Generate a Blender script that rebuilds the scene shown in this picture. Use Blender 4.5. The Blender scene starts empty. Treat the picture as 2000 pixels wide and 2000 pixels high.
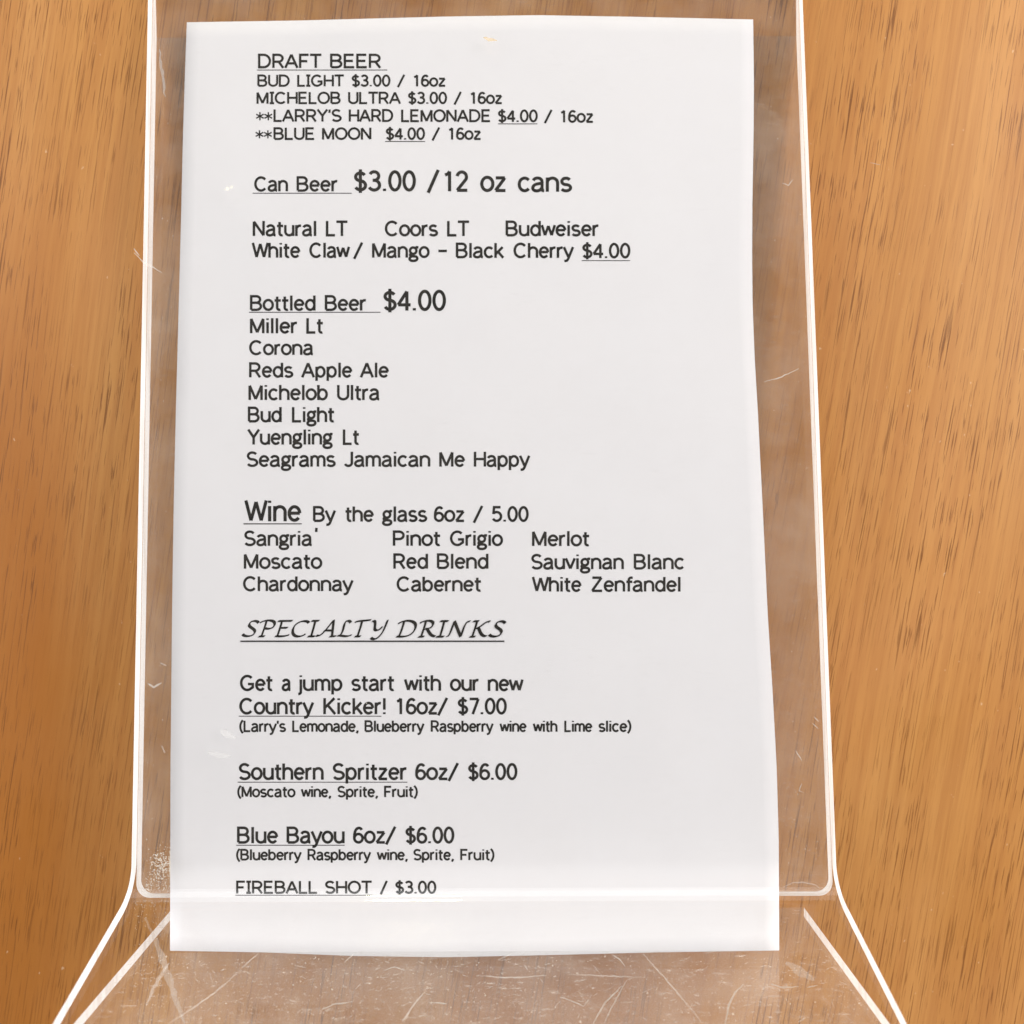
import bpy, bmesh, math, random
from mathutils import Vector, Matrix
R = math.radians
random.seed(7)
scn = bpy.context.scene
C = scn.collection

# ------------------------------------------------------------------ camera
# Everything is laid out in millimetre-true units (metres).  "View frame": x right,
# y up the sheet, z towards the lens; FR turns it so that the table top is level.
D, F = 0.176, 1500.0                      # lens to pocket distance, focal length in 2000 px units
SLOPE = 0.0650                            # the pocket leans back on the table
TILT = math.atan(0.0216)
FR = Matrix.Rotation(-TILT, 4, 'X') @ Matrix.Translation((0, 0, 0.0208))
def Wd(x, y, z): return FR @ Vector((x, y, z))

cam = bpy.data.objects.new('camera', bpy.data.cameras.new('camera'))
C.objects.link(cam); scn.camera = cam
cam.matrix_world = FR @ Matrix.Translation((0, 0, D))
cam.data.sensor_width = 36; cam.data.lens = 36 * F / 2000
cam.data.clip_start = 0.002; cam.data.clip_end = 50
cam.data.dof.use_dof = True
cam.data.dof.focus_distance = 0.181
cam.data.dof.aperture_fstop = 13.0

# ------------------------------------------------------------------ light
world = bpy.data.worlds.new('World'); scn.world = world; world.use_nodes = True
bg = world.node_tree.nodes['Background']
bg.inputs[0].default_value = (0.985, 0.975, 0.98, 1); bg.inputs[1].default_value = 0.24

def area(name, loc, target, sx, sy, power, col):
    l = bpy.data.lights.new(name, 'AREA'); l.shape = 'RECTANGLE'
    l.size = sx; l.size_y = sy; l.energy = power; l.color = col
    o = bpy.data.objects.new(name, l); C.objects.link(o)
    o.location = loc
    o.rotation_euler = (Vector(target) - Vector(loc)).to_track_quat('-Z', 'Y').to_euler()
    return o
area('window_light', (0.95, 0.35, 0.60), (0.03, 0, 0), 0.8, 0.6, 12.5, (1.0, 0.975, 0.965))
area('left_fill_light', (-1.10, 0.30, 0.65), (0, 0, 0), 0.9, 0.6, 8.0, (0.975, 0.98, 1.0))  # added fill opposite the key, evens out the light on the sheet
area('far_window_light', (0.0, 1.32, 0.66), (0, 0, 0), 2.4, 0.66, 10.5, (0.96, 0.98, 1.0))
area('edge_fill_light', (-1.2, 0.1, 0.16), (0, 0, 0.02), 1.4, 0.3, 12, (0.97, 0.985, 1.0))  # unseen low fill, added to whiten the left acrylic edges
area('edge_fill_light_right', (1.2, -0.1, 0.20), (0, 0, 0.02), 1.4, 0.4, 10, (1.0, 0.97, 0.90))  # warm low fill, added for the right acrylic edges
area('near_fill_light', (0.1, -1.2, 0.30), (0, 0, 0.0), 1.8, 0.5, 9, (0.97, 0.985, 1.0))  # added low fill that brightens the back panel's lower edge
area('ceiling_lamp', (-0.13, 0.80, 0.262), (0, 0, 0), 0.11, 0.034, 1.1, (1.0, 0.90, 0.50))

scn.view_settings.view_transform = 'Standard'
scn.view_settings.look = 'None'
scn.view_settings.exposure = 0.0

# ------------------------------------------------------------------ node helpers
def new_mat(name):
    m = bpy.data.materials.new(name); m.use_nodes = True
    nt = m.node_tree; nt.nodes.clear()
    out = nt.nodes.new('ShaderNodeOutputMaterial')
    return m, nt, out
def nd(nt, typ, **kw):
    n = nt.nodes.new(typ)
    for k, v in kw.items():
        if hasattr(n, k): setattr(n, k, v)
        else: n.inputs[k.replace('_', ' ')].default_value = v
    return n
def ln(nt, a, b): nt.links.new(a, b)
def math_(nt, op, a, b=None, clamp=False):
    n = nt.nodes.new('ShaderNodeMath'); n.operation = op; n.use_clamp = clamp
    for i, v in enumerate((a, b)):
        if v is None: continue
        if isinstance(v, (int, float)): n.inputs[i].default_value = v
        else: ln(nt, v, n.inputs[i])
    return n.outputs[0]
def noise(nt, vec, scale, detail=3, rough=0.5, dist=0.0):
    n = nt.nodes.new('ShaderNodeTexNoise'); n.inputs['Scale'].default_value = scale
    n.inputs['Detail'].default_value = detail; n.inputs['Roughness'].default_value = rough
    n.inputs['Distortion'].default_value = dist
    if vec is not None: ln(nt, vec, n.inputs['Vector'])
    return n.outputs['Fac']
def mapping(nt, vec, scale=(1, 1, 1), rot=(0, 0, 0), loc=(0, 0, 0)):
    n = nt.nodes.new('ShaderNodeMapping'); ln(nt, vec, n.inputs['Vector'])
    n.inputs['Scale'].default_value = scale; n.inputs['Rotation'].default_value = rot
    n.inputs['Location'].default_value = loc
    return n.outputs[0]
def ramp(nt, fac, stops):
    n = nt.nodes.new('ShaderNodeValToRGB'); ln(nt, fac, n.inputs[0])
    els = n.color_ramp.elements
    while len(els) < len(stops): els.new(0.5)
    for e, (p, c) in zip(els, stops):
        e.position = p; e.color = (c[0], c[1], c[2], 1) if not isinstance(c, (int, float)) else (c, c, c, 1)
    return n.outputs[0]
def mix(nt, fac, a, b, blend='MIX'):
    n = nt.nodes.new('ShaderNodeMix'); n.data_type = 'RGBA'; n.blend_type = blend
    for s, v in ((n.inputs['Factor'], fac), (n.inputs[6], a), (n.inputs[7], b)):
        if isinstance(v, (int, float)): s.default_value = v
        elif isinstance(v, tuple): s.default_value = (*v, 1)
        else: ln(nt, v, s)
    return n.outputs[2]

# ------------------------------------------------------------------ materials
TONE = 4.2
def wood_material():
    m, nt, out = new_mat('varnished_wood')
    tc = nd(nt, 'ShaderNodeTexCoord').outputs['Object']
    base = mapping(nt, tc, rot=(0, 0, R(9)))
    # slow sway of the grain
    sway = nd(nt, 'ShaderNodeTexNoise'); sway.inputs['Scale'].default_value = 9; sway.inputs['Detail'].default_value = 2
    ln(nt, mapping(nt, base, scale=(1, 0.35, 1)), sway.inputs['Vector'])
    sc = nd(nt, 'ShaderNodeVectorMath', operation='SUBTRACT'); ln(nt, sway.outputs['Color'], sc.inputs[0]); sc.inputs[1].default_value = (0.5, 0.5, 0.5)
    sm = nd(nt, 'ShaderNodeVectorMath', operation='MULTIPLY'); ln(nt, sc.outputs[0], sm.inputs[0]); sm.inputs[1].default_value = (0.010, 0, 0)
    ad = nd(nt, 'ShaderNodeVectorMath', operation='ADD'); ln(nt, base, ad.inputs[0]); ln(nt, sm.outputs[0], ad.inputs[1])
    v = ad.outputs[0]
    broad = noise(nt, mapping(nt, v, scale=(34, 3.0, 1)), 1, 3, 0.55)
    fine = noise(nt, mapping(nt, v, scale=(620, 12, 1)), 1, 3, 0.6)
    pat = noise(nt, mapping(nt, v, scale=(16, 9, 1)), 1, 2, 0.5)
    col = ramp(nt, broad, [(0.28, (0.430, 0.175, 0.036)), (0.5, (0.500, 0.225, 0.056)), (0.75, (0.570, 0.278, 0.082))])
    col = mix(nt, math_(nt, 'MULTIPLY', ramp(nt, fine, [(0.38, 1.0), (0.60, 0.0)]), 0.38), col, (0.33, 0.115, 0.024))
    col = mix(nt, math_(nt, 'MULTIPLY', ramp(nt, pat, [(0.45, 0.0), (0.72, 1.0)]), 0.3), col, (0.54, 0.225, 0.075))
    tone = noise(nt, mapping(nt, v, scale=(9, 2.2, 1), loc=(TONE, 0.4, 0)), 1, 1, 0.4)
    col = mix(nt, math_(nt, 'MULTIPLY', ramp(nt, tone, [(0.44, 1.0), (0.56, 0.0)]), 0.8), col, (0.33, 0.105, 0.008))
    # short dark pores
    p1 = noise(nt, mapping(nt, v, scale=(2900, 90, 1)), 1, 2, 0.55)
    p2 = noise(nt, mapping(nt, v, scale=(2300, 38, 1), loc=(7.3, 2.1, 0)), 1, 2, 0.5)
    zone = ramp(nt, noise(nt, mapping(nt, v, scale=(60, 14, 1), loc=(3, 5, 0)), 1, 2, 0.5), [(0.36, 0.15), (0.6, 1.0)])
    pore = math_(nt, 'MAXIMUM', ramp(nt, p1, [(0.605, 0.0), (0.66, 1.0)]), ramp(nt, p2, [(0.60, 0.0), (0.65, 1.0)]))
    pore = math_(nt, 'MULTIPLY', pore, zone)
    col = mix(nt, math_(nt, 'MULTIPLY', pore, 0.85), col, (0.150, 0.045, 0.003))
    # pale flecks and worn specks in the varnish
    fl = noise(nt, mapping(nt, v, scale=(520, 380, 1), loc=(1, 9, 0)), 1, 2, 0.6)
    fleck = ramp(nt, fl, [(0.73, 0.0), (0.77, 1.0)])
    col = mix(nt, math_(nt, 'MULTIPLY', fleck, 0.35), col, (0.80, 0.62, 0.42))
    b = nd(nt, 'ShaderNodeBsdfPrincipled')
    ln(nt, col, b.inputs['Base Color'])
    ln(nt, ramp(nt, noise(nt, mapping(nt, v, scale=(30, 30, 1)), 1, 4, 0.6), [(0.3, 0.38), (0.7, 0.56)]), b.inputs['Roughness'])
    b.inputs['Coat Weight'].default_value = 0.05; b.inputs['Specular IOR Level'].default_value = 0.3; b.inputs['Coat Roughness'].default_value = 0.3
    bmp = nd(nt, 'ShaderNodeBump'); bmp.inputs['Strength'].default_value = 0.12; bmp.inputs['Distance'].default_value = 0.00012
    hgt = math_(nt, 'SUBTRACT', math_(nt, 'MULTIPLY', fine, 0.5), pore)
    ln(nt, hgt, bmp.inputs['Height']); ln(nt, bmp.outputs[0], b.inputs['Normal'])
    ln(nt, b.outputs[0], out.inputs[0])
    return m

def acrylic_material(name, haze=0.05, dirt=0.12):
    m, nt, out = new_mat(name)
    tc = nd(nt, 'ShaderNodeTexCoord').outputs['Object']
    geo = nd(nt, 'ShaderNodeNewGeometry')
    bmp = nd(nt, 'ShaderNodeBump'); bmp.inputs['Strength'].default_value = 0.10; bmp.inputs['Distance'].default_value = 0.0006
    ln(nt, noise(nt, tc, 45, 2, 0.4), bmp.inputs['Height'])
    dot = nd(nt, 'ShaderNodeVectorMath', operation='DOT_PRODUCT')
    ln(nt, geo.outputs['Incoming'], dot.inputs[0]); ln(nt, bmp.outputs[0], dot.inputs[1])
    c = math_(nt, 'ABSOLUTE', dot.outputs['Value'])
    f = math_(nt, 'POWER', math_(nt, 'SUBTRACT', 1.0, c, True), 5.0)
    f = math_(nt, 'ADD', math_(nt, 'MULTIPLY', f, 0.96), 0.040, True)
    tr = nd(nt, 'ShaderNodeBsdfTransparent'); tr.inputs[0].default_value = (0.985, 0.987, 0.985, 1)
    gl = nd(nt, 'ShaderNodeBsdfGlossy'); gl.inputs['Roughness'].default_value = 0.06
    ln(nt, bmp.outputs[0], gl.inputs['Normal'])
    mx = nd(nt, 'ShaderNodeMixShader'); ln(nt, f, mx.inputs[0]); ln(nt, tr.outputs[0], mx.inputs[1]); ln(nt, gl.outputs[0], mx.inputs[2])
    # film of fine scratches and finger grease; back haze also paints in a reflection
    a = ramp(nt, noise(nt, tc, 55, 6, 0.66), [(0.36, 0.10), (0.68, 1.0)])
    s = ramp(nt, noise(nt, mapping(nt, tc, scale=(300, 1400, 900)), 1, 3, 0.6), [(0.60, 0.0), (0.76, 1.0)])
    d = math_(nt, 'ADD', math_(nt, 'MULTIPLY', a, haze), math_(nt, 'MULTIPLY', s, dirt), True)
    df = nd(nt, 'ShaderNodeBsdfDiffuse'); df.inputs[0].default_value = (0.87, 0.76, 0.66, 1)
    m2 = nd(nt, 'ShaderNodeMixShader'); ln(nt, d, m2.inputs[0]); ln(nt, mx.outputs[0], m2.inputs[1]); ln(nt, df.outputs[0], m2.inputs[2])
    ln(nt, m2.outputs[0], out.inputs[0])
    return m

def edge_material():
    m, nt, out = new_mat('frosted_acrylic_edge')
    d = nd(nt, 'ShaderNodeBsdfDiffuse'); d.inputs[0].default_value = (0.97, 0.97, 0.96, 1)
    t = nd(nt, 'ShaderNodeBsdfTranslucent'); t.inputs[0].default_value = (0.97, 0.97, 0.96, 1)
    mx = nd(nt, 'ShaderNodeMixShader'); mx.inputs[0].default_value = 0.5
    ln(nt, d.outputs[0], mx.inputs[1]); ln(nt, t.outputs[0], mx.inputs[2])
    g = nd(nt, 'ShaderNodeBsdfGlossy'); g.inputs['Roughness'].default_value = 0.25
    m2 = nd(nt, 'ShaderNodeMixShader'); m2.inputs[0].default_value = 0.12
    ln(nt, mx.outputs[0], m2.inputs[1]); ln(nt, g.outputs[0], m2.inputs[2])
    tc = nd(nt, 'ShaderNodeTexCoord').outputs['Object']
    k = ramp(nt, noise(nt, mapping(nt, tc, scale=(40, 22, 500)), 1, 3, 0.55), [(0.46, 0.0), (0.78, 0.4)])
    tr = nd(nt, 'ShaderNodeBsdfTransparent')
    m3 = nd(nt, 'ShaderNodeMixShader'); ln(nt, k, m3.inputs[0]); ln(nt, m2.outputs[0], m3.inputs[1]); ln(nt, tr.outputs[0], m3.inputs[2])
    ln(nt, m3.outputs[0], out.inputs[0])
    return m

def paper_material():
    m, nt, out = new_mat('copier_paper')
    tc = nd(nt, 'ShaderNodeTexCoord').outputs['Object']
    b = nd(nt, 'ShaderNodeBsdfPrincipled')
    c = mix(nt, noise(nt, tc, 60, 4, 0.6), (0.815, 0.79, 0.805), (0.85, 0.825, 0.84))
    ln(nt, c, b.inputs['Base Color']); b.inputs['Roughness'].default_value = 0.85
    b.inputs['Specular IOR Level'].default_value = 0.25
    bmp = nd(nt, 'ShaderNodeBump'); bmp.inputs['Strength'].default_value = 0.12; bmp.inputs['Distance'].default_value = 0.0001
    ln(nt, noise(nt, tc, 2600, 3, 0.6), bmp.inputs['Height'])
    b2 = nd(nt, 'ShaderNodeBump'); b2.inputs['Strength'].default_value = 0.55; b2.inputs['Distance'].default_value = 0.0012
    ln(nt, noise(nt, mapping(nt, tc, scale=(1, 0.6, 1)), 26, 2, 0.45), b2.inputs['Height']); ln(nt, bmp.outputs[0], b2.inputs['Normal']); ln(nt, b2.outputs[0], b.inputs['Normal'])
    ln(nt, b.outputs[0], out.inputs[0])
    return m

def ink_material():
    m, nt, out = new_mat('printer_toner')
    tc = nd(nt, 'ShaderNodeTexCoord').outputs['Object']
    b = nd(nt, 'ShaderNodeBsdfPrincipled')
    k = ramp(nt, noise(nt, tc, 700, 3, 0.65), [(0.35, (0.006, 0.005, 0.004)), (0.7, (0.030, 0.026, 0.021))])
    ln(nt, k, b.inputs['Base Color']); b.inputs['Roughness'].default_value = 0.6; b.inputs['Specular IOR Level'].default_value = 0.12
    ln(nt, b.outputs[0], out.inputs[0])
    return m

def flake_material(name, col, alpha):
    m, nt, out = new_mat(name)
    d = nd(nt, 'ShaderNodeBsdfDiffuse'); d.inputs[0].default_value = (*col, 1)
    t = nd(nt, 'ShaderNodeBsdfTransparent')
    mx = nd(nt, 'ShaderNodeMixShader'); mx.inputs[0].default_value = alpha
    ln(nt, t.outputs[0], mx.inputs[1]); ln(nt, d.outputs[0], mx.inputs[2]); ln(nt, mx.outputs[0], out.inputs[0])
    return m

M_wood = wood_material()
M_acr = acrylic_material('clear_acrylic', 0.009, 0.02)
M_back = acrylic_material('hazy_acrylic', 0.125, 0.07)  # haze set high to include a reflection painted into the film
M_foot = acrylic_material('scuffed_acrylic', 0.13, 0.34)
M_edge = edge_material()
M_paper = paper_material()
M_ink = ink_material()
M_scr = flake_material('scratch_white', (0.88, 0.84, 0.78), 0.36)
M_smear_glint = flake_material('smear_glint_white', (0.86, 0.84, 0.80), 0.22)
M_dust = flake_material('dust_white', (0.88, 0.82, 0.72), 0.66)
M_tan = flake_material('tan_crumb', (0.72, 0.52, 0.26), 0.55)

# ------------------------------------------------------------------ object helpers
def mesh_obj(name, verts, faces, mats, parent=None, mat_idx=None, smooth=False, origin=None):
    """verts are world points"""
    o0 = Vector(parent.location) if parent is not None and origin is None else Vector(origin or (0, 0, 0))
    me = bpy.data.meshes.new(name)
    me.from_pydata([tuple(Vector(v) - o0) for v in verts], [], faces)
    for m in (mats if isinstance(mats, (list, tuple)) else [mats]): me.materials.append(m)
    if mat_idx: me.polygons.foreach_set('material_index', mat_idx)
    if smooth: me.polygons.foreach_set('use_smooth', [True] * len(me.polygons))
    me.update()
    o = bpy.data.objects.new(name, me); C.objects.link(o)
    if parent is not None: o.parent = parent
    else: o.location = o0
    return o

# ------------------------------------------------------------------ the table
def build_table():
    bm = bmesh.new()
    n = 24
    for i in range(n + 1):
        for j in range(n + 1):
            bm.verts.new((-0.6 + 1.2 * i / n, -0.6 + 1.2 * j / n, 0))
    bm.verts.ensure_lookup_table()
    for i in range(n):
        for j in range(n):
            a = i * (n + 1) + j
            bm.faces.new([bm.verts[k] for k in (a, a + n + 1, a + n + 2, a + 1)])
    r = bmesh.ops.extrude_face_region(bm, geom=bm.faces[:])
    for e in r['geom']:
        if isinstance(e, bmesh.types.BMVert): e.co.z -= 0.03
    bmesh.ops.recalc_face_normals(bm, faces=bm.faces[:])
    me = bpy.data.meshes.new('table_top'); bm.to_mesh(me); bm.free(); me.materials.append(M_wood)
    o = bpy.data.objects.new('table_top', me); C.objects.link(o)
    o['kind'] = 'structure'; o['label'] = 'varnished brown wooden table top with short dark grain marks'
    return o
build_table()

# ------------------------------------------------------------------ the sign holder
HW = 0.0809                                # half width of the sheets
T = 0.0023                                 # sheet thickness
YB = -0.0862                               # where the front sheet starts to bend
ROLL = R(0.72)                             # small turn of the holder on the table
CX = -0.0064
def H(x, y, z):
    """holder point -> world, with the slight turn about the pocket's foot"""
    dy = y - YB
    return Wd(CX + x * math.cos(ROLL) - dy * math.sin(ROLL), YB + x * math.sin(ROLL) * 0.25 + dy * math.cos(ROLL), z)
def zpanel(y): return -(y - YB) * SLOPE   # front face of the front sheet

holder = bpy.data.objects.new('sign_holder', None); C.objects.link(holder)
holder.location = H(0, -0.1018, -0.0205)
holder.empty_display_size = 0.02
holder['label'] = 'clear acrylic sign holder lying on its back, scratched foot bent up towards the viewer'
holder['category'] = 'sign holder'

def sheet(name, prof, halfw, parent, mats, t=T, nx=10, clear_end=False):
    """bent sheet: prof = centre line [(y,z)], halfw = half width per station"""
    n = len(prof); V = []; Fc = []; mi = []
    for i, (y, z) in enumerate(prof):
        a = prof[max(i - 1, 0)]; b = prof[min(i + 1, n - 1)]
        ty, tz = b[0] - a[0], b[1] - a[1]; L = math.hypot(ty, tz)
        ny, nz = -tz / L * t / 2, ty / L * t / 2
        for s in (1, -1):
            for k in range(nx + 1):
                x = halfw[i] * (2 * k / nx - 1)
                V.append(H(x, y + s * ny, z + s * nz))
    S = 2 * (nx + 1)
    for i in range(n - 1):
        a, b = i * S, (i + 1) * S
        for k in range(nx):
            Fc.append((a + k, a + k + 1, b + k + 1, b + k)); mi.append(0)
            c, d = a + nx + 1 + k, b + nx + 1 + k
            Fc.append((c, d, d + 1, c + 1)); mi.append(0)
        Fc.append((a, b, b + nx + 1, a + nx + 1)); mi.append(1)
        Fc.append((a + nx, a + 2 * nx + 1, b + 2 * nx + 1, b + nx)); mi.append(1)
    for a in (0, (n - 1) * S):
        for k in range(nx):
            Fc.append((a + k, a + nx + 1 + k, a + nx + 2 + k, a + k + 1)); mi.append(0 if clear_end and a else 1)
    o = mesh_obj(name, V, Fc, mats, parent, mi, smooth=False)
    bm = bmesh.new(); bm.from_mesh(o.data); bmesh.ops.recalc_face_normals(bm, faces=bm.faces[:])
    for f in bm.faces: f.smooth = f.material_index == 0
    bm.to_mesh(o.data); bm.free()
    o.data.set_sharp_from_angle(angle=R(40))
    return o

def rounded(s0, s1, hw, r, n=8, start=True, end=True):
    """stations and half widths of a strip whose ends have rounded corners"""
    st = []
    if start:
        for i in range(n + 1):
            a = math.pi / 2 * i / n
            st.append((s0 + r * (1 - math.cos(a)), hw - r + r * math.sin(a)))
    else: st.append((s0, hw))
    for i in range(1, 12): st.append((s0 + r + (s1 - s0 - 2 * r) * i / 12, hw))
    if end:
        for i in range(n + 1):
            a = math.pi / 2 * (1 - i / n)
            st.append((s1 - r + r * math.cos(math.pi / 2 - a) * 0 + r * (math.cos(a)), hw - r + r * math.sin(a)))
    else: st.append((s1, hw))
    return st

YT = 0.1365                                # top of the holder, above the frame
# front sheet: pocket front, soft bend, foot rising to the fold
FT = (-0.1010, 0.0385)                     # tip fold of the foot
prof, hws = [], []
for y, w in reversed(rounded(YB + 0.0054, YT, HW, 0.004, start=False)):
    prof.append((y, zpanel(y) - T / 2)); hws.append(w)
# bend: circular arc between panel direction and foot direction
d0 = Vector((-1, SLOPE)).normalized(); d1 = Vector((-0.41, 1.0)).normalized()
a0, a1 = math.atan2(d0.y, d0.x), math.atan2(d1.y, d1.x)
p = Vector(prof[-1]); seg = 0.0106
N = 14
for i in range(N):
    a = a0 + (a1 - a0) * (i + 0.5) / N
    p = p + Vector((math.cos(a), math.sin(a))) * seg / N
    prof.append((p.x, p.y)); hws.append(HW)
for k in range(1, 9):
    q = Vector(FT); s = p.lerp(q, k / 8); prof.append((s.x, s.y)); hws.append(HW)
front = sheet('front_panel', prof, hws, holder, [M_acr, M_edge])
FOOT0, FOOT1 = p.copy(), Vector(FT)

# back sheet with rounded lower corners
prof, hws = [], []
for y, w in reversed(rounded(-0.0894, YT - 0.0005, HW, 0.0032)):
    prof.append((y, zpanel(y) - T - 0.00019 - T / 2)); hws.append(w)
back = sheet('back_panel', prof, hws, holder, [M_back, M_edge])

# base plate: from the tip of the foot straight down to the table
prof, hws = [], []
ZB = -0.0205
for k in range(13):
    prof.append((-0.1026 , 0.0400 + (ZB - 0.0400) * k / 12)); hws.append(HW)
base = sheet('base_plate', prof, hws, holder, [M_foot, M_edge], clear_end=True)

# ------------------------------------------------------------------ the menu sheet
def interp(tab, t):
    if t <= tab[0][0]: return tab[0][1]
    for (a, va), (b, vb) in zip(tab, tab[1:]):
        if t <= b:
            u = (t - a) / (b - a); 
            return va + (vb - va) * u
    return tab[-1][1]
LEFT = [(40, 365), (150, 361), (260, 357.5), (450, 353), (600, 349), (800, 343.5), (1000, 339), (1200, 336), (1500, 333), (1860, 332)]
RIGHT = [(40, 1471), (150, 1472.5), (250, 1472), (400, 1469.5), (500, 1469), (600, 1470), (700, 1474), (800, 1480), (1000, 1490), (1200, 1499.5), (1350, 1509), (1500, 1517), (1640, 1521), (1860, 1522)]
TOP = [(0, 43.5), (0.2, 40), (0.45, 32.5), (0.62, 29.5), (0.8, 33), (1, 38)]
BOT = [(0, 1857), (0.15, 1860), (0.3, 1867), (0.45, 1869.5), (0.6, 1866), (0.8, 1860), (1, 1856.5)]
DP = T + 0.00006
def bulge(x, y):
    return 0.00001 * math.sin(x * 55 + 1) * math.sin(y * 34 + 0.6)
def on_sheet(px, py, lift=0.0):
    """the point of the paper that the picture shows at px, py (2000 px picture)"""
    rx, ry = (px - 1000) / F, -(py - 1000) / F
    t = D
    for _ in range(6):
        x, y = rx * t, ry * t
        t = D - (zpanel(y) - DP + bulge(x, y) + lift)
    return Wd(rx * t, ry * t, D - t)

menu_loc = on_sheet(927, 1858)
menu = bpy.data.objects.new('menu_sheet', None); C.objects.link(menu); menu.location = menu_loc
menu.empty_display_size = 0.02
menu['label'] = 'white paper drinks menu with black print, standing in the pocket of the clear holder'
menu['category'] = 'menu'
def build_paper():
    nu, nv = 40, 60; V = []; Fc = []; mi = []
    for layer in (0, -0.00008):
        for j in range(nv + 1):
            for i in range(nu + 1):
                u, v = i / nu, j / nv
                y = interp(TOP, u) * (1 - v) + interp(BOT, u) * v
                l, r = interp(LEFT, y), interp(RIGHT, y)
                V.append(on_sheet(l + (r - l) * u, y, layer))
    S = (nu + 1) * (nv + 1)
    for j in range(nv):
        for i in range(nu):
            a = j * (nu + 1) + i
            Fc.append((a, a + nu + 1, a + nu + 2, a + 1)); Fc.append((S + a, S + a + 1, S + a + nu + 2, S + a + nu + 1))
    def side(idx):
        for a, b in zip(idx, idx[1:]): Fc.append((a, b, S + b, S + a))
    side(list(range(nu + 1))); side([nv * (nu + 1) + i for i in range(nu + 1)][::-1])
    side([j * (nu + 1) for j in range(nv + 1)][::-1]); side([j * (nu + 1) + nu for j in range(nv + 1)])
    o = mesh_obj('paper', V, Fc, M_paper, menu)
    o.data.polygons.foreach_set('use_smooth', [k < 2 * nu * nv for k in range(len(Fc))])
build_paper()

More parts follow.
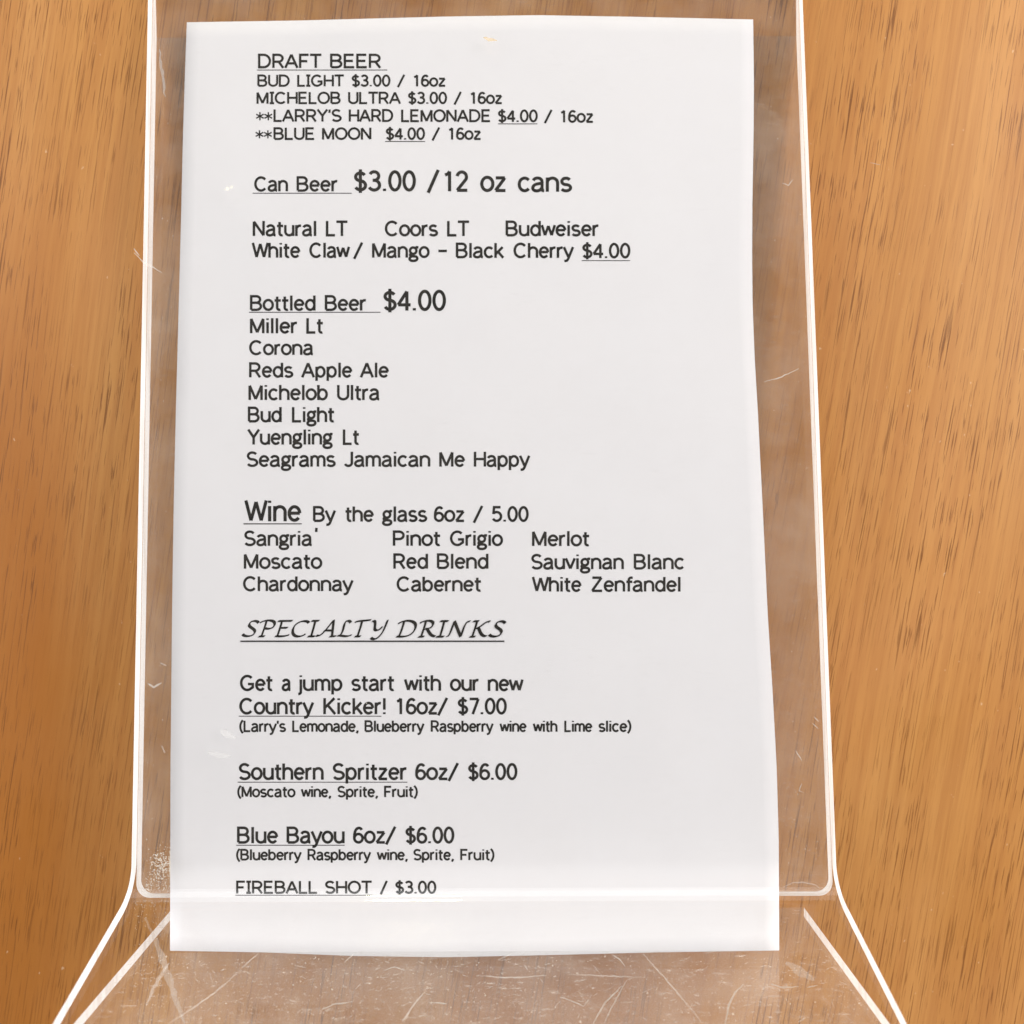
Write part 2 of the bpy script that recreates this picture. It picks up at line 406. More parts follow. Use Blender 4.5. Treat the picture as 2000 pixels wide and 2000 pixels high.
# ---- lettering: single-line letter shapes (cap height 1) drawn with a round-cornered stroke
def arc(cx, cy, rx, ry, a0, a1):
    n = max(3, int(abs(a1 - a0) / 15))
    return [(cx + rx * math.cos(R(a0 + (a1 - a0) * k / n)), cy + ry * math.sin(R(a0 + (a1 - a0) * k / n))) for k in range(n + 1)]
def bz(a, b, c, d, n=8):
    return [tuple((1-t)**3*a[i] + 3*(1-t)**2*t*b[i] + 3*(1-t)*t*t*c[i] + t**3*d[i] for i in (0, 1)) for t in (k / n for k in range(n + 1))]
G = {
 'A': (.84, [[(.03, 0), (.40, .97), (.77, 0)], [(.16, .33), (.64, .33)]]),
 'B': (.80, [[(.1, .05), (.1, .95), (.42, .95)] + arc(.42, .735, .22, .215, 90, -90) + [(.1, .52)], [(.42, .52)] + arc(.42, .285, .27, .235, 90, -90) + [(.1, .05)]]),
 'C': (.88, [arc(.45, .5, .37, .45, 42, 318)]),
 'D': (.88, [[(.1, .05), (.1, .95), (.36, .95)] + arc(.38, .5, .38, .45, 90, -90) + [(.1, .05)]]),
 'E': (.74, [[(.62, .95), (.1, .95), (.1, .05), (.65, .05)], [(.1, .51), (.57, .51)]]),
 'F': (.68, [[(.62, .95), (.1, .95), (.1, 0)], [(.1, .49), (.54, .49)]]),
 'G': (.94, [arc(.46, .5, .38, .45, 45, 312) + [(.80, .22), (.80, .43), (.50, .43)]]),
 'H': (.82, [[(.1, 0), (.1, 1)], [(.72, 0), (.72, 1)], [(.1, .51), (.72, .51)]]),
 'I': (.40, [[(.04, .95), (.36, .95)], [(.04, .05), (.36, .05)], [(.20, .05), (.20, .95)]]),
 'J': (.62, [[(.50, 1), (.50, .26)] + arc(.29, .25, .21, .20, 0, -160)]),
 'K': (.78, [[(.1, 0), (.1, 1)], [(.67, 1), (.1, .38)], [(.28, .57), (.72, 0)]]),
 'L': (.66, [[(.1, 1), (.1, .05), (.60, .05)]]),
 'M': (.94, [[(.1, 0), (.1, .96), (.46, .06), (.82, .96), (.82, 0)]]),
 'N': (.82, [[(.1, 0), (.1, .96), (.70, .04), (.70, 1)]]),
 'O': (.92, [arc(.46, .5, .38, .45, 90, 450)]),
 'P': (.76, [[(.1, 0), (.1, .95), (.40, .95)] + arc(.40, .70, .26, .25, 90, -90) + [(.1, .45)]]),
 'R': (.80, [[(.1, 0), (.1, .95), (.40, .95)] + arc(.40, .70, .26, .25, 90, -90) + [(.1, .45)], [(.42, .45), (.70, 0)]]),
 'S': (.76, [arc(.38, .72, .26, .23, 28, 270) + arc(.38, .27, .29, .22, 90, -155)]),
 'T': (.76, [[(.03, .95), (.73, .95)], [(.38, .95), (.38, 0)]]),
 'U': (.80, [[(.1, 1), (.1, .35)] + arc(.40, .33, .30, .28, 180, 360) + [(.70, 1)]]),
 'W': (1.0, [[(.02, 1), (.26, .04), (.50, .93), (.74, .04), (.98, 1)]]),
 'Y': (.74, [[(.03, 1), (.37, .48), (.71, 1)], [(.37, .48), (.37, 0)]]),
 'Z': (.76, [[(.08, .95), (.64, .95), (.07, .05), (.68, .05)]]),
 'a': (.68, [bz((.11, .57), (.16, .76), (.53, .76), (.53, .50)) + [(.53, .16)] + bz((.53, .16), (.53, .07), (.56, .05), (.63, .05), 4), [(.53, .44), (.36, .41)] + bz((.36, .41), (.02, .38), (.0, .04), (.27, .04)) + bz((.27, .04), (.42, .04), (.53, .15), (.53, .28), 5)]),
 'b': (.71, [[(.1, 0), (.1, 1)], arc(.35, .375, .25, .325, 90, 450)]),
 'c': (.64, [arc(.34, .375, .26, .325, 42, 318)]),
 'd': (.70, [[(.59, 0), (.59, 1)], arc(.34, .375, .25, .325, 90, 450)]),
 'e': (.67, [[(.09, .39), (.59, .39)] + arc(.34, .375, .25, .325, 6, 322)]),
 'f': (.42, [[(.44, .95), (.38, .95)] + arc(.34, .80, .14, .15, 90, 180) + [(.20, 0)], [(.05, .67), (.42, .67)]]),
 'g': (.66, [arc(.31, .47, .20, .215, 90, 450), [(.44, .62), (.52, .70), (.64, .69)], bz((.19, .29), (.06, .20), (.10, .10), (.28, .09)) + bz((.40, .09), (.64, .08), (.64, -.22), (.32, -.22)) + bz((.32, -.22), (.02, -.22), (.02, .0), (.20, .07))]),
 'h': (.69, [[(.1, 0), (.1, 1)], arc(.345, .45, .245, .25, 180, 0) + [(.59, 0)]]),
 'i': (.28, [[(.14, .73), (.14, 0)], [(.14, .88), (.14, .99)]]),
 'j': (.32, [[(.22, .73), (.22, -.08)] + arc(.08, -.08, .14, .13, 0, -95), [(.22, .88), (.22, .99)]]),
 'k': (.62, [[(.1, 0), (.1, 1)], [(.54, .73), (.1, .24)], [(.25, .42), (.58, 0)]]),
 'l': (.28, [[(.14, 0), (.14, 1)]]),
 'm': (.98, [[(.1, 0), (.1, .73)], arc(.295, .48, .195, .22, 180, 0) + [(.49, 0)], arc(.685, .48, .195, .22, 180, 0) + [(.88, 0)]]),
 'n': (.69, [[(.1, 0), (.1, .73)], arc(.345, .45, .245, .25, 180, 0) + [(.59, 0)]]),
 'o': (.68, [arc(.34, .375, .27, .325, 90, 450)]),
 'p': (.71, [[(.1, -.24), (.1, .73)], arc(.35, .375, .25, .325, 90, 450)]),
 'r': (.44, [[(.1, 0), (.1, .73)], arc(.34, .42, .24, .27, 180, 78)]),
 's': (.60, [arc(.30, .53, .20, .165, 28, 270) + arc(.30, .205, .22, .16, 90, -155)]),
 't': (.46, [[(.2, .93), (.2, .19)] + arc(.33, .19, .13, .14, 180, 300), [(.04, .67), (.42, .67)]]),
 'u': (.69, [[(.1, .73), (.1, .30)] + arc(.345, .30, .245, .25, 180, 360), [(.59, .73), (.59, 0)]]),
 'v': (.60, [[(.03, .73), (.30, .04), (.57, .73)]]),
 'w': (.84, [[(.03, .73), (.22, .05), (.42, .67), (.62, .05), (.81, .73)]]),
 'y': (.62, [[(.03, .73), (.32, .04)], [(.60, .73), (.30, -.06)] + bz((.30, -.06), (.24, -.20), (.20, -.21), (.06, -.21), 4)]),
 'z': (.60, [[(.07, .67), (.51, .67), (.06, .05), (.54, .05)]]),
 '0': (.66, [arc(.33, .5, .24, .45, 90, 450)]),
 '1': (.66, [[(.16, .80), (.30, .86), (.38, .98), (.38, 0)]]),
 '2': (.66, [arc(.32, .70, .23, .25, 170, -25) + [(.09, .05), (.59, .05)]]),
 '3': (.66, [arc(.31, .74, .21, .21, 155, -90) + [(.24, .53)], [(.24, .53)] + arc(.31, .29, .25, .24, 90, -155)]),
 '4': (.66, [[(.45, 0), (.45, .94), (.05, .28), (.62, .28)]]),
 '5': (.66, [[(.54, .95), (.15, .95), (.11, .50)] + arc(.31, .34, .26, .29, 140, -150)]),
 '6': (.66, [arc(.34, .31, .24, .26, 90, 450), bz((.53, .82), (.48, 1.02), (.08, 1.04), (.10, .36))]),
 '7': (.66, [[(.07, .95), (.58, .95), (.25, 0)]]),
 '$': (.66, [arc(.33, .70, .22, .19, 25, 270) + arc(.33, .28, .24, .22, 90, -155), [(.33, -.09), (.33, 1.07)]]),
 '/': (.58, [[(.02, -.08), (.54, 1.02)]]),
 '.': (.28, [[(.13, 0), (.13, .12)]]),
 ',': (.30, [[(.17, .12), (.16, .0), (.08, -.14)]]),
 "'": (.24, [[(.14, 1), (.12, .72)]]),
 '(': (.40, [bz((.36, 1.04), (.06, .74), (.06, .20), (.36, -.14))]),
 ')': (.40, [bz((.04, 1.04), (.34, .74), (.34, .20), (.04, -.14))]),
 '!': (.30, [[(.15, 1), (.15, .28)], [(.15, .12), (.15, 0)]]),
 '–': (.66, [[(.03, .45), (.63, .45)]]),
 '*': (.66, [[(.33, .10), (.33, .78)], [(.03, .27), (.63, .61)], [(.03, .61), (.63, .27)]]),
}
class Line:
    def __init__(s): s.V = []; s.F = []
    def poly(s, pts, tri=None):
        b = len(s.V); s.V += [on_sheet(x, y, 0.00003 + 0.00000002 * (len(s.F) % 400)) for x, y in pts]
        s.F += [tuple(b + k for k in f) for f in (tri or [tuple(range(len(pts)))])]
    def stroke(s, pts, w):
        """one mitred band along pts, pixels"""
        q = [pts[0]]
        for p_ in pts[1:]:
            if math.hypot(p_[0] - q[-1][0], p_[1] - q[-1][1]) > 0.15: q.append(p_)
        if len(q) < 2: return
        for i in range(1, len(q) - 1):            # sharp corners: two bands that meet
            ux, uy = q[i][0] - q[i-1][0], q[i][1] - q[i-1][1]; vx, vy = q[i+1][0] - q[i][0], q[i+1][1] - q[i][1]
            if ux * vx + uy * vy < -0.05 * math.hypot(ux, uy) * math.hypot(vx, vy):
                s.stroke(q[:i + 1], w); s.stroke(q[i:], w); return
        closed = math.hypot(pts[0][0] - pts[-1][0], pts[0][1] - pts[-1][1]) < 0.2
        if closed: q = q[:-1] if math.hypot(q[0][0] - q[-1][0], q[0][1] - q[-1][1]) < 0.2 else q
        n = len(q); Lf, Rt = [], []
        for i in range(n):
            a = q[i - 1] if (i or closed) else None; c = q[(i + 1) % n] if (i < n - 1 or closed) else None
            def un(u, v):
                l = math.hypot(v[0] - u[0], v[1] - u[1]); return ((v[0] - u[0]) / l, (v[1] - u[1]) / l)
            d1 = un(a, q[i]) if a else un(q[i], c); d2 = un(q[i], c) if c else d1
            nx_, ny_ = -(d1[1] + d2[1]), d1[0] + d2[0]; l = math.hypot(nx_, ny_) or 1
            nx_, ny_ = nx_ / l, ny_ / l
            k = 1 / max(0.42, nx_ * -d1[1] + ny_ * d1[0])
            Lf.append((q[i][0] + nx_ * w / 2 * k, q[i][1] + ny_ * w / 2 * k)); Rt.append((q[i][0] - nx_ * w / 2 * k, q[i][1] - ny_ * w / 2 * k))
        F_ = [(i, (i + 1) % n, n + (i + 1) % n, n + i) for i in range(n if closed else n - 1)]
        s.poly(Lf + Rt, F_)
    def word(s, text, x0, x1, yb, cap):
        st, x = [], 0.0
        for c in text:
            adv, strokes = G[c]
            st += [[(x + px_, py_) for px_, py_ in q] for q in strokes]
            x += adv
        w = (0.122 * cap + 1.4) * (0.62 if '*' in text else 1.0)
        mn = min(p_[0] for q in st for p_ in q); mxx = max(p_[0] for q in st for p_ in q)
        if mxx - mn < 0.06: kx, x0 = cap, (x0 + x1) / 2
        else: kx = (x1 - x0 - w) / (mxx - mn); x0 += w / 2
        for q in st: s.stroke([(x0 + (px_ - mn) * kx, yb - py_ * cap) for px_, py_ in q], w)
    def rule(s, x0, x1, y, th=1.5):
        n = 8
        for k in range(n):
            a, b = x0 + (x1 - x0) * k / n, x0 + (x1 - x0) * (k + 1) / n
            s.poly([(a, y + th / 2), (b, y + th / 2), (b, y - th / 2), (a, y - th / 2)])
    def done(s):
        mesh_obj('text_line', s.V, s.F, M_ink, menu)

# text table: region origin, scale; each line: baseline, cap height, words (text, x0, x1[, baseline, cap]); rules
def block(ox, oy, k, lines):
    for yb, cap, words, rules in lines:
        L = Line()
        for w in words:
            b = w[3] if len(w) > 3 else yb; cp = w[4] if len(w) > 4 else cap
            L.word(w[0], ox + w[1] * k, ox + w[2] * k, oy + b * k, cp * k)
        for r in rules: L.rule(ox + r[0] * k, ox + r[1] * k, oy + r[2] * k, r[3] if len(r) > 3 else 1.5)
        L.done()
block(450, 80, 0.41408, [
    (127, 65, [('DRAFT', 130, 435), ('BEER', 470, 712)], [(125, 740, 137)]),
    (214, 54, [('BUD', 127, 280), ('LIGHT', 315, 540), ('$3.00', 572, 755), ('/', 785, 825), ('16oz', 862, 1018)], []),
    (296, 55, [('MICHELOB', 123, 520), ('ULTRA', 555, 805), ('$3.00', 838, 1022), ('/', 1052, 1092), ('16oz', 1130, 1285)], []),
    (380, 57, [('**', 118, 200), ("LARRY'S", 203, 525), ('HARD', 558, 768), ('LEMONADE', 805, 1230, 381), ('$4.00', 1262, 1450, 382), ('/', 1478, 1520, 383), ('16oz', 1555, 1715, 384)], [(1262, 1448, 391)]),
    (465, 56, [('**', 116, 198), ('BLUE', 203, 400), ('MOON', 432, 665), ('$4.00', 733, 918), ('/', 948, 990), ('16oz', 1027, 1185)], [(730, 918, 474)]),
    (709, 69, [('Can', 112, 272), ('Beer', 312, 510), ('$3.00', 583, 875, 708, 96), ('/', 925, 988, 708, 98), ('12', 1005, 1125, 709, 96), ('oz', 1178, 1305, 710, 96), ('cans', 1355, 1612, 711, 92)], [(105, 572, 718)]),
    (920, 71, [('Natural', 105, 405), ('LT', 450, 558), ('Coors', 728, 980), ('LT', 1022, 1132), ('Budweiser', 1298, 1742)], []),
    (1022, 70, [('White', 100, 330), ('Claw', 372, 565), ('/', 578, 627), ('Mango', 668, 940), ('–', 975, 1027), ('Black', 1063, 1293, 1023), ('Cherry', 1335, 1622, 1023), ('$4.00', 1660, 1887, 1024)], [(1657, 1885, 1036)]),
])
block(450, 520, 0.41408, [
    (209, 71, [('Bottled', 92, 402), ('Beer', 445, 645), ('$4.00', 722, 1017, 209, 96)], [(88, 708, 217)]),
    (316, 71, [('Miller', 92, 320), ('Lt', 358, 442)], []),
    (418, 68, [('Corona', 88, 395)], []),
    (524, 69, [('Reds', 88, 297), ('Apple', 333, 575), ('Ale', 610, 748)], []),
    (631, 71, [('Michelob', 85, 460), ('Ultra', 503, 708)], []),
    (735, 71, [('Bud', 82, 242), ('Light', 290, 495)], []),
    (841, 71, [('Yuengling', 78, 488), ('Lt', 530, 612)], []),
    (945, 70, [('Seagrams', 77, 497), ('Jamaican', 535, 943), ('Me', 985, 1107), ('Happy', 1148, 1415)], []),
])
block(450, 940, 0.49172, [
    (159, 83, [('Wine', 55, 282), ('By', 328, 420, 160, 60), ('the', 452, 570, 160, 60), ('glass', 602, 782, 160, 60), ('6oz', 808, 933, 160, 60), ('/', 962, 1005, 160, 61), ('5.00', 1038, 1185, 160, 60)], [(52, 283, 169, 2)]),
    (256, 59, [('Sangria', 55, 328), ("'", 335, 346, 243, 58), ('Pinot', 645, 838), ('Grigio', 872, 1083), ('Merlot', 1198, 1430, 257)], []),
    (347, 59, [('Moscato', 53, 365), ('Red', 647, 785), ('Blend', 820, 1025), ('Sauvignan', 1195, 1563, 349), ('Blanc', 1602, 1803, 349)], []),
    (436, 58, [('Chardonnay', 50, 490), ('Cabernet', 660, 1000, 437), ('White', 1197, 1395, 438), ('Zenfandel', 1432, 1788, 438)], []),
])
block(440, 1280, 0.43996, [
    (157, 69, [('Get', 65, 215), ('a', 250, 295), ('jump', 318, 520), ('start', 560, 755), ('with', 793, 958), ('our', 997, 1130), ('new', 1165, 1325, 158)], []),
    (261, 71, [('Country', 62, 395), ('Kicker!', 435, 712), ('16oz/', 757, 990), ('$7.00', 1032, 1250)], [(60, 693, 270)]),
    (339, 49, [("(Larry's", 62, 270), ('Lemonade,', 297, 592), ('Blueberry', 618, 885), ('Raspberry', 912, 1192), ('wine', 1217, 1338), ('with', 1365, 1475), ('Lime', 1505, 1630), ('slice)', 1657, 1803)], []),
    (552, 72, [('Southern', 60, 437), ('Spritzer', 477, 810), ('6oz/', 843, 1038), ('$6.00', 1078, 1297)], [(55, 808, 563)]),
    (629, 48, [('(Moscato', 53, 312), ('wine,', 335, 470), ('Sprite,', 498, 678), ('Fruit)', 705, 855)], []),
    (834, 72, [('Blue', 52, 235), ('Bayou', 272, 530), ('6oz/', 567, 760), ('$6.00', 800, 1017)], [(48, 530, 843)]),
    (909, 48, [('(Blueberry', 48, 340), ('Raspberry', 365, 648), ('wine,', 672, 810), ('Sprite,', 835, 1015), ('Fruit)', 1043, 1195)], []),
    (1057, 55, [('FIREBALL', 48, 412), ('SHOT', 443, 655), ('/', 685, 722), ('$3.00', 755, 937)], [(45, 655, 1065)]),
])

# ---- the chancery heading, written with a broad nib
def bez(p, n=14):
    out = []
    for i in range(0, len(p) - 3, 3):
        a, b, c, d = p[i:i + 4]
        for k in range(n + 1):
            t = k / n; u = 1 - t
            out.append((u**3*a[0]+3*u*u*t*b[0]+3*u*t*t*c[0]+t**3*d[0], u**3*a[1]+3*u*u*t*b[1]+3*u*t*t*c[1]+t**3*d[1]))
    return out
# strokes in a slanted unit box (x across, y up, cap height 1)
NIB = {
 'S': [[(0.62, .84), (.58, 1.0), (.28, 1.06), (.22, .78), (.18, .55), (.56, .50), (.52, .24), (.48, -.04), (.10, -.06), (0.0, .14)]],
 'P': [[(.30, .98), (.28, .6), (.22, .3), (.18, 0)], [(.06, .0), (.14, .0), (.22, .0), (.32, .0)], [(.02, .84), (.12, 1.04), (.72, 1.12), (.70, .74), (.68, .46), (.40, .44), (.28, .52)]],
 'E': [[(.22, .98), (.20, .6), (.16, .3), (.12, 0)], [(.06, .96), (.3, .98), (.5, .97), (.66, .98)], [(.18, .53), (.3, .54), (.4, .54), (.5, .54)], [(.04, .02), (.2, .0), (.45, -.02), (.62, .10)]],
 'C': [[(.74, .84), (.66, 1.08), (.10, 1.0), (.04, .46), (.0, -.10), (.50, -.10), (.66, .16)]],
 'I': [[(.22, .98), (.20, .6), (.17, .3), (.14, 0)], [(.06, .98), (.16, .98), (.26, .98), (.38, .98)], [(.0, .0), (.1, .0), (.2, .0), (.30, .0)]],
 'A': [[(-.06, .06), (.14, -.10), (.34, .50), (.58, 1.02)], [(.58, 1.02), (.60, .7), (.60, .3), (.62, 0)], [(.52, .0), (.6, .0), (.68, .0), (.78, .02)], [(.24, .36), (.36, .38), (.48, .38), (.60, .37)]],
 'L': [[(.52, .86), (.44, 1.06), (.26, 1.04), (.24, .74), (.22, .3), (.20, .04), (.02, .04)], [(.02, .04), (.2, .10), (.4, -.10), (.64, .10)]],
 'T': [[(.40, .98), (.38, .6), (.32, .3), (.28, 0)], [(.14, .0), (.24, .0), (.34, .0), (.44, .0)], [(.02, .86), (.10, 1.02), (.5, .96), (.86, 1.04)]],
 'Y': [[(.04, .96), (.24, 1.04), (.20, .74), (.22, .50), (.26, .30), (.46, .34), (.62, .62)], [(.84, 1.02), (.76, .6), (.70, .06), (.36, -.16), (.28, -.20), (.16, -.16), (.10, -.08)]],
 'D': [[(.30, .97), (.28, .6), (.22, .3), (.16, 0)], [(.02, .80), (.20, 1.10), (1.02, 1.12), (.92, .52), (.82, -.06), (.30, -.02), (.04, .02)]],
 'R': [[(.30, .98), (.28, .6), (.22, .3), (.18, 0)], [(.06, .0), (.14, .0), (.22, .0), (.32, .0)], [(.02, .84), (.12, 1.04), (.72, 1.12), (.68, .76), (.64, .52), (.42, .48), (.32, .50)], [(.42, .50), (.52, .30), (.66, .02), (.88, .02)]],
 'N': [[(.0, .04), (.12, -.06), (.18, .5), (.26, .98)], [(.26, .98), (.38, .7), (.56, .3), (.70, .0)], [(.70, .0), (.76, .4), (.80, 1.04), (1.04, .96)]],
 'K': [[(.28, .98), (.26, .6), (.20, .3), (.16, 0)], [(.04, .0), (.12, .0), (.22, .0), (.30, .0)], [(.10, .97), (.18, .98), (.26, .98), (.36, .98)], [(.92, .94), (.74, 1.06), (.56, .62), (.26, .50)], [(.40, .56), (.52, .30), (.62, -.02), (.86, .04)]],
}
def heading():
    L = Line(); k = 0.49172
    def put(text, x0, x1, yb, cap, widths):
        tot = sum(widths); x = x0
        for c, w in zip(text, widths):
            wpx = (x1 - x0) * w / tot
            mx = max(q[0] for s in NIB[c] for q in s)
            sx = wpx * 0.93 / max(mx, 0.4)
            hx, hy = 3.3 * math.cos(R(38)), 3.3 * math.sin(R(38))
            for s in NIB[c]:
                pts = [(x + px_ * sx + (py_ - .3) * cap * 0.16, yb - py_ * cap) for px_, py_ in bez(s)]
                for (ax, ay), (bx, by) in zip(pts, pts[1:]):
                    if abs(ax - bx) + abs(ay - by) < 1e-4: continue
                    q = [(ax - hx, ay + hy), (ax + hx, ay - hy), (bx + hx, by - hy), (bx - hx, by + hy)]
                    L.poly(q)
                    dx, dy = bx - ax, by - ay; l = math.hypot(dx, dy); nx_, ny_ = -dy / l * 1.2, dx / l * 1.2
                    L.poly([(ax - nx_, ay - ny_), (bx - nx_, by - ny_), (bx + nx_, by + ny_), (ax + nx_, ay + ny_)])
            x += wpx
    put('SPECIALTY', 450 + 50*k, 450 + 622*k, 940 + 616*k, 63*k, [.72, .80, .78, .80, .46, .92, .72, .80, .80])
    put('DRINKS', 450 + 660*k, 450 + 1090*k, 940 + 617*k, 63*k, [1.0, .88, .48, 1.02, .92, .70])
    L.rule(450 + 40*k, 450 + 1088*k, 940 + 635*k, 2.7)
    # lift every quad a hair more than the last so no two overlap in one plane
    n = Wd(0, 0, 1) - Wd(0, 0, 0)
    for i, f in enumerate(L.F):
        for v in f: L.V[v] = L.V[v] + n * (0.00000006 * i)
    L.done()
heading()

# ------------------------------------------------------------------ scratches, dust, smear marks and painted reflections on the acrylic
nrm = (Wd(0, 0, 1) - Wd(0, 0, 0)).normalized()
def on_front(px, py, lift=0.00006):
    rx, ry = (px - 1000) / F, -(py - 1000) / F
    t = D
    for _ in range(5): t = D - (zpanel(ry * t) + lift)
    return Wd(rx * t, ry * t, D - t)
def on_foot(px, py, lift=0.00008):
    """outer face of the foot"""
    rx, ry = (px - 1000) / F, -(py - 1000) / F
    d = (FOOT1 - FOOT0).normalized(); n = Vector((d.y, -d.x))           # (y,z) normal towards the sheet's front
    o = FOOT0 + n * (T / 2 + lift)
    # ray: (ry*t, D-t)
    den = ry * n.x - 1 * n.y
    t = ((o.x) * n.x + (o.y - D) * n.y) / den
    return Wd(rx * t, ry * t, D - t)
def on_base(px, py, lift=0.00008):
    rx, ry = (px - 1000) / F, -(py - 1000) / F
    t = (-0.1026 + T / 2 + lift) / ry
    return Wd(rx * t, ry * t, D - t)
def ribbon(fn, pts, w, acc, jag=0.6, step=6):
    V, Fc = acc
    P = []
    for (ax, ay), (bx, by) in zip(pts, pts[1:]):
        n = max(1, int(math.hypot(bx - ax, by - ay) / step))
        for k in range(n): P.append((ax + (bx - ax) * k / n, ay + (by - ay) * k / n))
    P.append(pts[-1])
    P = [(x + random.uniform(-jag, jag), y + random.uniform(-jag, jag)) for x, y in P]
    b0 = len(V)
    for i, (x, y) in enumerate(P):
        a = P[max(i - 1, 0)]; c = P[min(i + 1, len(P) - 1)]
        dx, dy = c[0] - a[0], c[1] - a[1]; l = math.hypot(dx, dy) or 1
        t = i / max(1, len(P) - 1); ww = w * (0.25 + 0.75 * math.sin(math.pi * min(max(t, .03), .97))) * random.uniform(0.6, 1.1) / 2
        nx_, ny_ = -dy / l * ww, dx / l * ww
        V.append(fn(x + nx_, y + ny_)); V.append(fn(x - nx_, y - ny_))
    for i in range(len(P) - 1):
        a = b0 + 2 * i; Fc.append((a, a + 1, a + 3, a + 2))
def speck(fn, x, y, r, acc, lean=1.0):
    V, Fc = acc; b = len(V); n = random.choice((4, 5, 6)); a0 = random.uniform(0, 6.28); st = random.uniform(0.4, 1.0); ro = random.uniform(0, 3.14)
    for k in range(n):
        a = a0 + 6.283 * k / n; rr = r * random.uniform(0.55, 1.1)
        ex, ey = rr * math.cos(a), rr * math.sin(a) * st
        V.append(fn(x + ex * math.cos(ro) - ey * math.sin(ro), y + ex * math.sin(ro) + ey * math.cos(ro)))
    Fc.append(tuple(range(b, b + n)))

scr = ([], []); sme = ([], []); dus = ([], [])
# long scratches across the foot and base
for fn, pts, w in [
    (on_foot, [(1255, 1862), (1300, 1912), (1345, 1965), (1372, 1998)], 2.2),
    (on_base, [(1452, 1922), (1436, 1938), (1424, 1962), (1415, 2005)], 6),
    (on_base, [(1505, 1922), (1530, 1929), (1560, 1927)], 4),
    (on_base, [(1576, 1929), (1596, 1924)], 3),
    (on_foot, [(462, 1902), (420, 1938), (375, 1970), (325, 2002)], 2.4),
    (on_foot, [(505, 1862), (472, 1890)], 1.5),
    (on_foot, [(930, 1905), (975, 1909), (1020, 1909), (1065, 1905)], 2.4),
    (on_foot, [(1110, 1903), (1180, 1906), (1262, 1909)], 1.6),
    (on_base, [(1158, 2002), (1180, 1960), (1215, 1925)], 3.5),
    (on_base, [(1178, 2002), (1196, 1965), (1222, 1918)], 2.5),
    (on_foot, [(1195, 1864), (1210, 1874), (1220, 1886)], 2.2),
    (on_foot, [(832, 1935), (808, 1962), (785, 1996)], 2.4),
    (on_foot, [(788, 1998), (805, 1965)], 1.6),
    (on_base, [(1095, 1948), (1120, 1956), (1140, 1966), (1150, 1952)], 2.4),
    (on_foot, [(690, 1864), (672, 1880)], 2),
    (on_base, [(628, 1972), (650, 1962), (690, 1956)], 3),
    (on_base, [(846, 1958), (872, 1960)], 3.4),
    (on_base, [(750, 1896), (770, 1888), (790, 1896)], 2),
    (on_front, [(262, 494), (280, 512), (316, 532)], 3.2),
    (on_front, [(262, 486), (272, 500)], 4),
    (on_front, [(1492, 746), (1522, 738), (1560, 720)], 2.2),
    (on_front, [(1554, 1466), (1566, 1486)], 1.8),
    (on_front, [(1528, 358), (1540, 362), (1550, 350)], 1.8),
    (on_front, [(1590, 1400), (1600, 1410)], 2), (on_front, [(1586, 1412), (1598, 1424)], 2),
    (on_front, [(1700, 318), (1720, 322)], 1.2),
    (on_front, [(288, 1334), (300, 1342), (316, 1334)], 4.5),
    (on_front, [(1566, 1530), (1560, 1545), (1570, 1548)], 2),
]: ribbon(fn, pts, w, scr)
for fn, pts, w in [
    (on_base, [(283, 1792), (305, 1840), (322, 1885), (336, 1930), (362, 2002)], 15),
    (on_foot, [(330, 1880), (300, 1930), (285, 1965)], 9),
    (on_front, [(312, 1295), (326, 1300)], 11), (on_front, [(316, 1458), (322, 1470)], 11),
    (on_front, [(312, 95), (316, 140), (322, 190)], 7), (on_front, [(430, 1428), (460, 1440)], 16), (on_front, [(405, 1470), (450, 1478)], 12),  # streak near the top left is a reflection, painted as a pale mark
    (on_front, [(1528, 1735), (1550, 1722), (1595, 1728), (1600, 1735)], 4),  # reflection beside the bend, painted as a pale streak
    (on_base, [(1535, 1880), (1590, 1915)], 18),
]: ribbon(fn, pts, w, sme, 1.5, 9)
# fine scratches scattered over the foot and base
for _ in range(520):
    x, y = random.uniform(255, 1740), random.uniform(1868, 2000)
    if abs(x - 946) > 690 + (y - 1868) * 0.6: continue
    a = random.gauss(0.0, 0.5) if random.random() < 0.7 else random.uniform(0, 3.14); l = random.expovariate(1 / 5) + 2
    ribbon(random.choice((on_foot, on_base)), [(x, y), (x + l * math.cos(a), y + l * math.sin(a) * 0.7)], random.uniform(0.6, 1.4), scr, 0.3, 3)
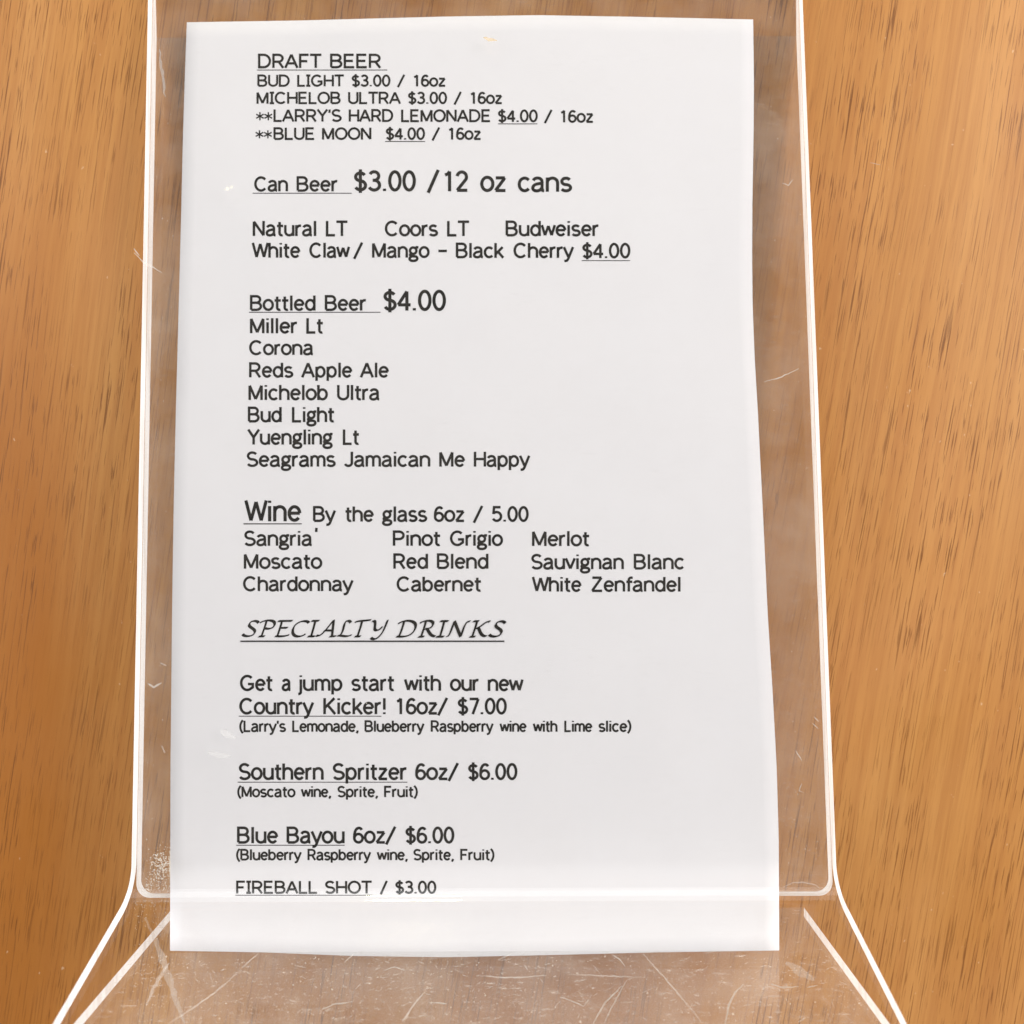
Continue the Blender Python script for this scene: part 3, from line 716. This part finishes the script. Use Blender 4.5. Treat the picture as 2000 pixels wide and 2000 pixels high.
# clustered scuffs
for cx, cy, n, sp in [(780, 1905, 55, 28), (660, 1945, 30, 30), (1500, 1915, 25, 30), (1140, 1955, 30, 28), (380, 1915, 20, 26), (1560, 1600, 34, 20), (1555, 1660, 38, 22), (1562, 1535, 16, 16), (960, 1960, 18, 30), (300, 1800, 30, 22)]:
    for _ in range(n):
        x, y = random.gauss(cx, sp), random.gauss(cy, sp * 0.6)
        fn = on_front if cy < 1720 else on_base
        if cy < 1720 and not (1526 < x < 1606): continue
        if y > 1998: continue
        a = random.uniform(0, 3.14); l = random.uniform(1.5, 5)
        ribbon(fn, [(x, y), (x + l * math.cos(a), y + l * math.sin(a) * .7)], random.uniform(0.8, 1.8), scr, 0.6, 3)
# dust: clump in the lower left corner, grains along the bend and down both margins
for _ in range(420):
    x, y = min(332, random.gauss(318, 14)), random.gauss(1690, 14)
    if x < 284: continue
    speck(on_front, x, y, random.uniform(0.6, 1.9), dus)
for _ in range(120):
    x, y = random.uniform(282, 331), random.uniform(1715, 1742); speck(on_front, x, y, random.uniform(0.6, 1.6), dus)
for _ in range(150):
    x, y = random.uniform(262, 331), 1758 + random.expovariate(1 / 22); speck(on_base if y > 1770 else on_front, x, y, random.uniform(0.4, 1.4), dus)
for _ in range(110):
    x = random.choice((random.uniform(285, 345), random.uniform(1500, 1595))); y = random.uniform(5, 1700)
    speck(on_front, x, y, random.uniform(0.4, 1.2), dus)
for _ in range(2600):
    x, y = random.uniform(255, 1740), random.uniform(1866, 2000)
    if abs(x - 946) > 690 + (y - 1868) * 0.6: continue
    speck(random.choice((on_foot, on_base)), x, y, random.uniform(0.3, 1.05) * (1 + 0.8 * (random.random() < .05)), dus)
for _ in range(45):
    speck(on_front, random.uniform(380, 1480), random.uniform(60, 1700), random.uniform(0.4, 1.1), dus)
for x, y, r in [(445, 368, 5.5), (452, 365, 4.5), (440, 370, 4.0), (390, 520, 1.6)]: speck(on_front, x, y, r, dus)
o = mesh_obj('scratches', *scr, M_scr, holder); o['kind'] = 'stuff'
o = mesh_obj('smears_and_glints', *sme, M_smear_glint, holder); o['kind'] = 'stuff'
o = mesh_obj('dust', *dus, M_dust, holder); o['kind'] = 'stuff'
cr = ([], []); ribbon(on_front, [(944, 73), (955, 77), (970, 79)], 8, cr, 0.8, 4)
mesh_obj('dried_drip', *cr, M_tan, holder)
